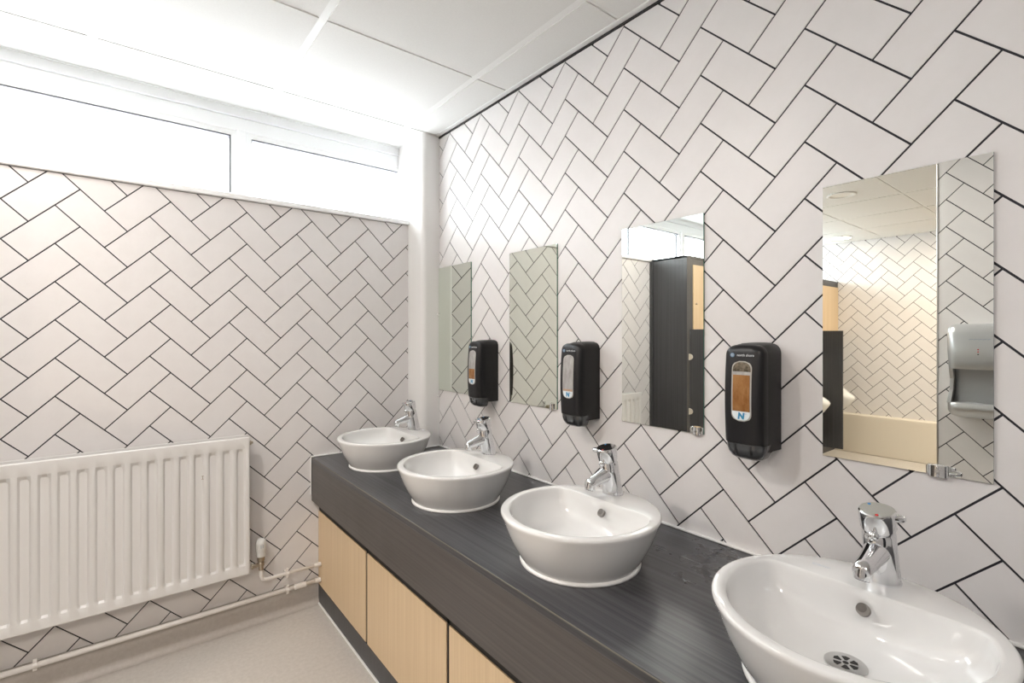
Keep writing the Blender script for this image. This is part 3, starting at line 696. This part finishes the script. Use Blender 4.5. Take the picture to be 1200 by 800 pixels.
XE, YD = -0.818, 2.341; ZD = 0.672+CZ
du = thing('duct_panelling', 'tall charcoal duct panelling with pale wood upper panels, seen in the mirrors', 'panelling', (0, 0, 0))
obj('end_panel', B(XE-0.018, XE, YD, YL-0.001, 0, ZD, bev=0.001), 'dark_z', du)
obj('corner_post', B(XE-0.004, XE+0.012, YL-0.030, YL-0.0015, 0, ZD-0.01), 'dark_z', du)
obj('top_cap', B(XF+0.002, XE, YD-0.004, YL-0.001, ZD-0.018, ZD+0.001, bev=0.001), 'dark_z', du)
obj('stile', B(-0.905, XE-0.0185, YD, YD+0.018, 0, ZD-0.019), 'dark_z', du)
obj('head_rail', B(XF+0.002, -0.906, YD, YD+0.018, 0.602+CZ, ZD-0.019), 'dark_z', du)
xs = [-0.906, -1.70, -2.50, -3.30, XF+0.002]
for a, b in zip(xs, xs[1:]):
    p_ = obj('wood_panel', B(b+0.003, a-0.003, YD-0.006, YD+0.012, 0.045+CZ, 0.600+CZ, bev=0.001), 'beech', du)
    bm = bmesh.new(); bmesh.ops.create_uvsphere(bm, u_segments=14, v_segments=8, radius=0.009, matrix=Matrix.Translation((a-0.045, YD-0.008, 0.27+CZ))); obj('knob', bm, 'brass', p_, smooth=True)
    obj('lower_panel', B(b+0.003, a-0.003, YD-0.002, YD+0.016, 0.0, 0.039+CZ, bev=0.001), 'dark_z', du)

def urinal(x, lab):
    o = thing('urinal', lab, 'urinal', (x, YD-0.0065, -0.028), 'white urinals')
    secs = []
    for z, p_, w_ in ((-0.22, 0.03, 0.09), (-0.225, 0.06, 0.125), (-0.25, 0.09, 0.15), (-0.40, 0.13, 0.165), (-0.52, 0.21, 0.17), (-0.60, 0.32, 0.17), (-0.645, 0.385, 0.168), (-0.668, 0.398, 0.164), (-0.69, 0.392, 0.158), (-0.76, 0.345, 0.142), (-0.83, 0.25, 0.12), (-0.89, 0.15, 0.09), (-0.91, 0.06, 0.05)):
        secs.append([(w_*math.cos(a), -p_*math.sin(a)**0.8 if 0 < a < PI-1e-6 else 0, z+CZ) for a in [i*PI/20 for i in range(21)]])
    bm = bmesh.new(); rings(bm, secs); obj('bowl', bm, 'porcelain', o, sharp=1.2)
    bm = bmesh.new(); rings(bm, [[(w_*math.cos(a), -p_*math.sin(a)**0.8 if 0 < a < PI-1e-6 else -0.02, z+CZ) for a in [i*PI/16 for i in range(17)]] for z, p_, w_ in ((-0.27, 0.128, 0.10), (-0.40, 0.150, 0.125), (-0.52, 0.222, 0.135), (-0.60, 0.328, 0.14))]); obj('splash_back', bm, 'porcelain', o, sharp=1.2)
    bm = bmesh.new(); tube(bm, [(0, -0.04, -0.225+CZ), (0, -0.04, -0.05+CZ)], 0.012, 14); tube(bm, [(0, -0.04, -0.23+CZ), (0, -0.04, -0.19+CZ)], 0.02, 14); obj('flush_pipe', bm, 'chrome', o, smooth=True)
urinal(-2.76, 'white urinal in front of the dark screen in the rightmost mirror')
urinal(-3.48, 'white urinal peeking out behind the dark screen in the rightmost mirror')
for x, lab in ((-3.13, 'charcoal screen board between the urinals, seen in the rightmost mirror'), (-0.836, 'charcoal screen board beside the duct end, seen in the third mirror')):
    o = thing('urinal_screen', lab, 'screen', (x, 0, 0), 'dark screens beside the urinals')
    obj('board', B(-0.009, 0.009, 1.94, YD-0.018, 0.205, 0.050+CZ, bev=0.002), 'dark_z', o)
    for z in (-0.18, -0.635):
        pts = [(YD-0.0178-0.034*math.sin(a), z+CZ+0.026*math.cos(a)) for a in [i*PI/12 for i in range(13)]]
        bm = bmesh.new(); rings(bm, [[(x_, y_, z_) for y_, z_ in pts] for x_ in (0.009, 0.020)]); obj('fixing_disc', bm, 'disc', o)
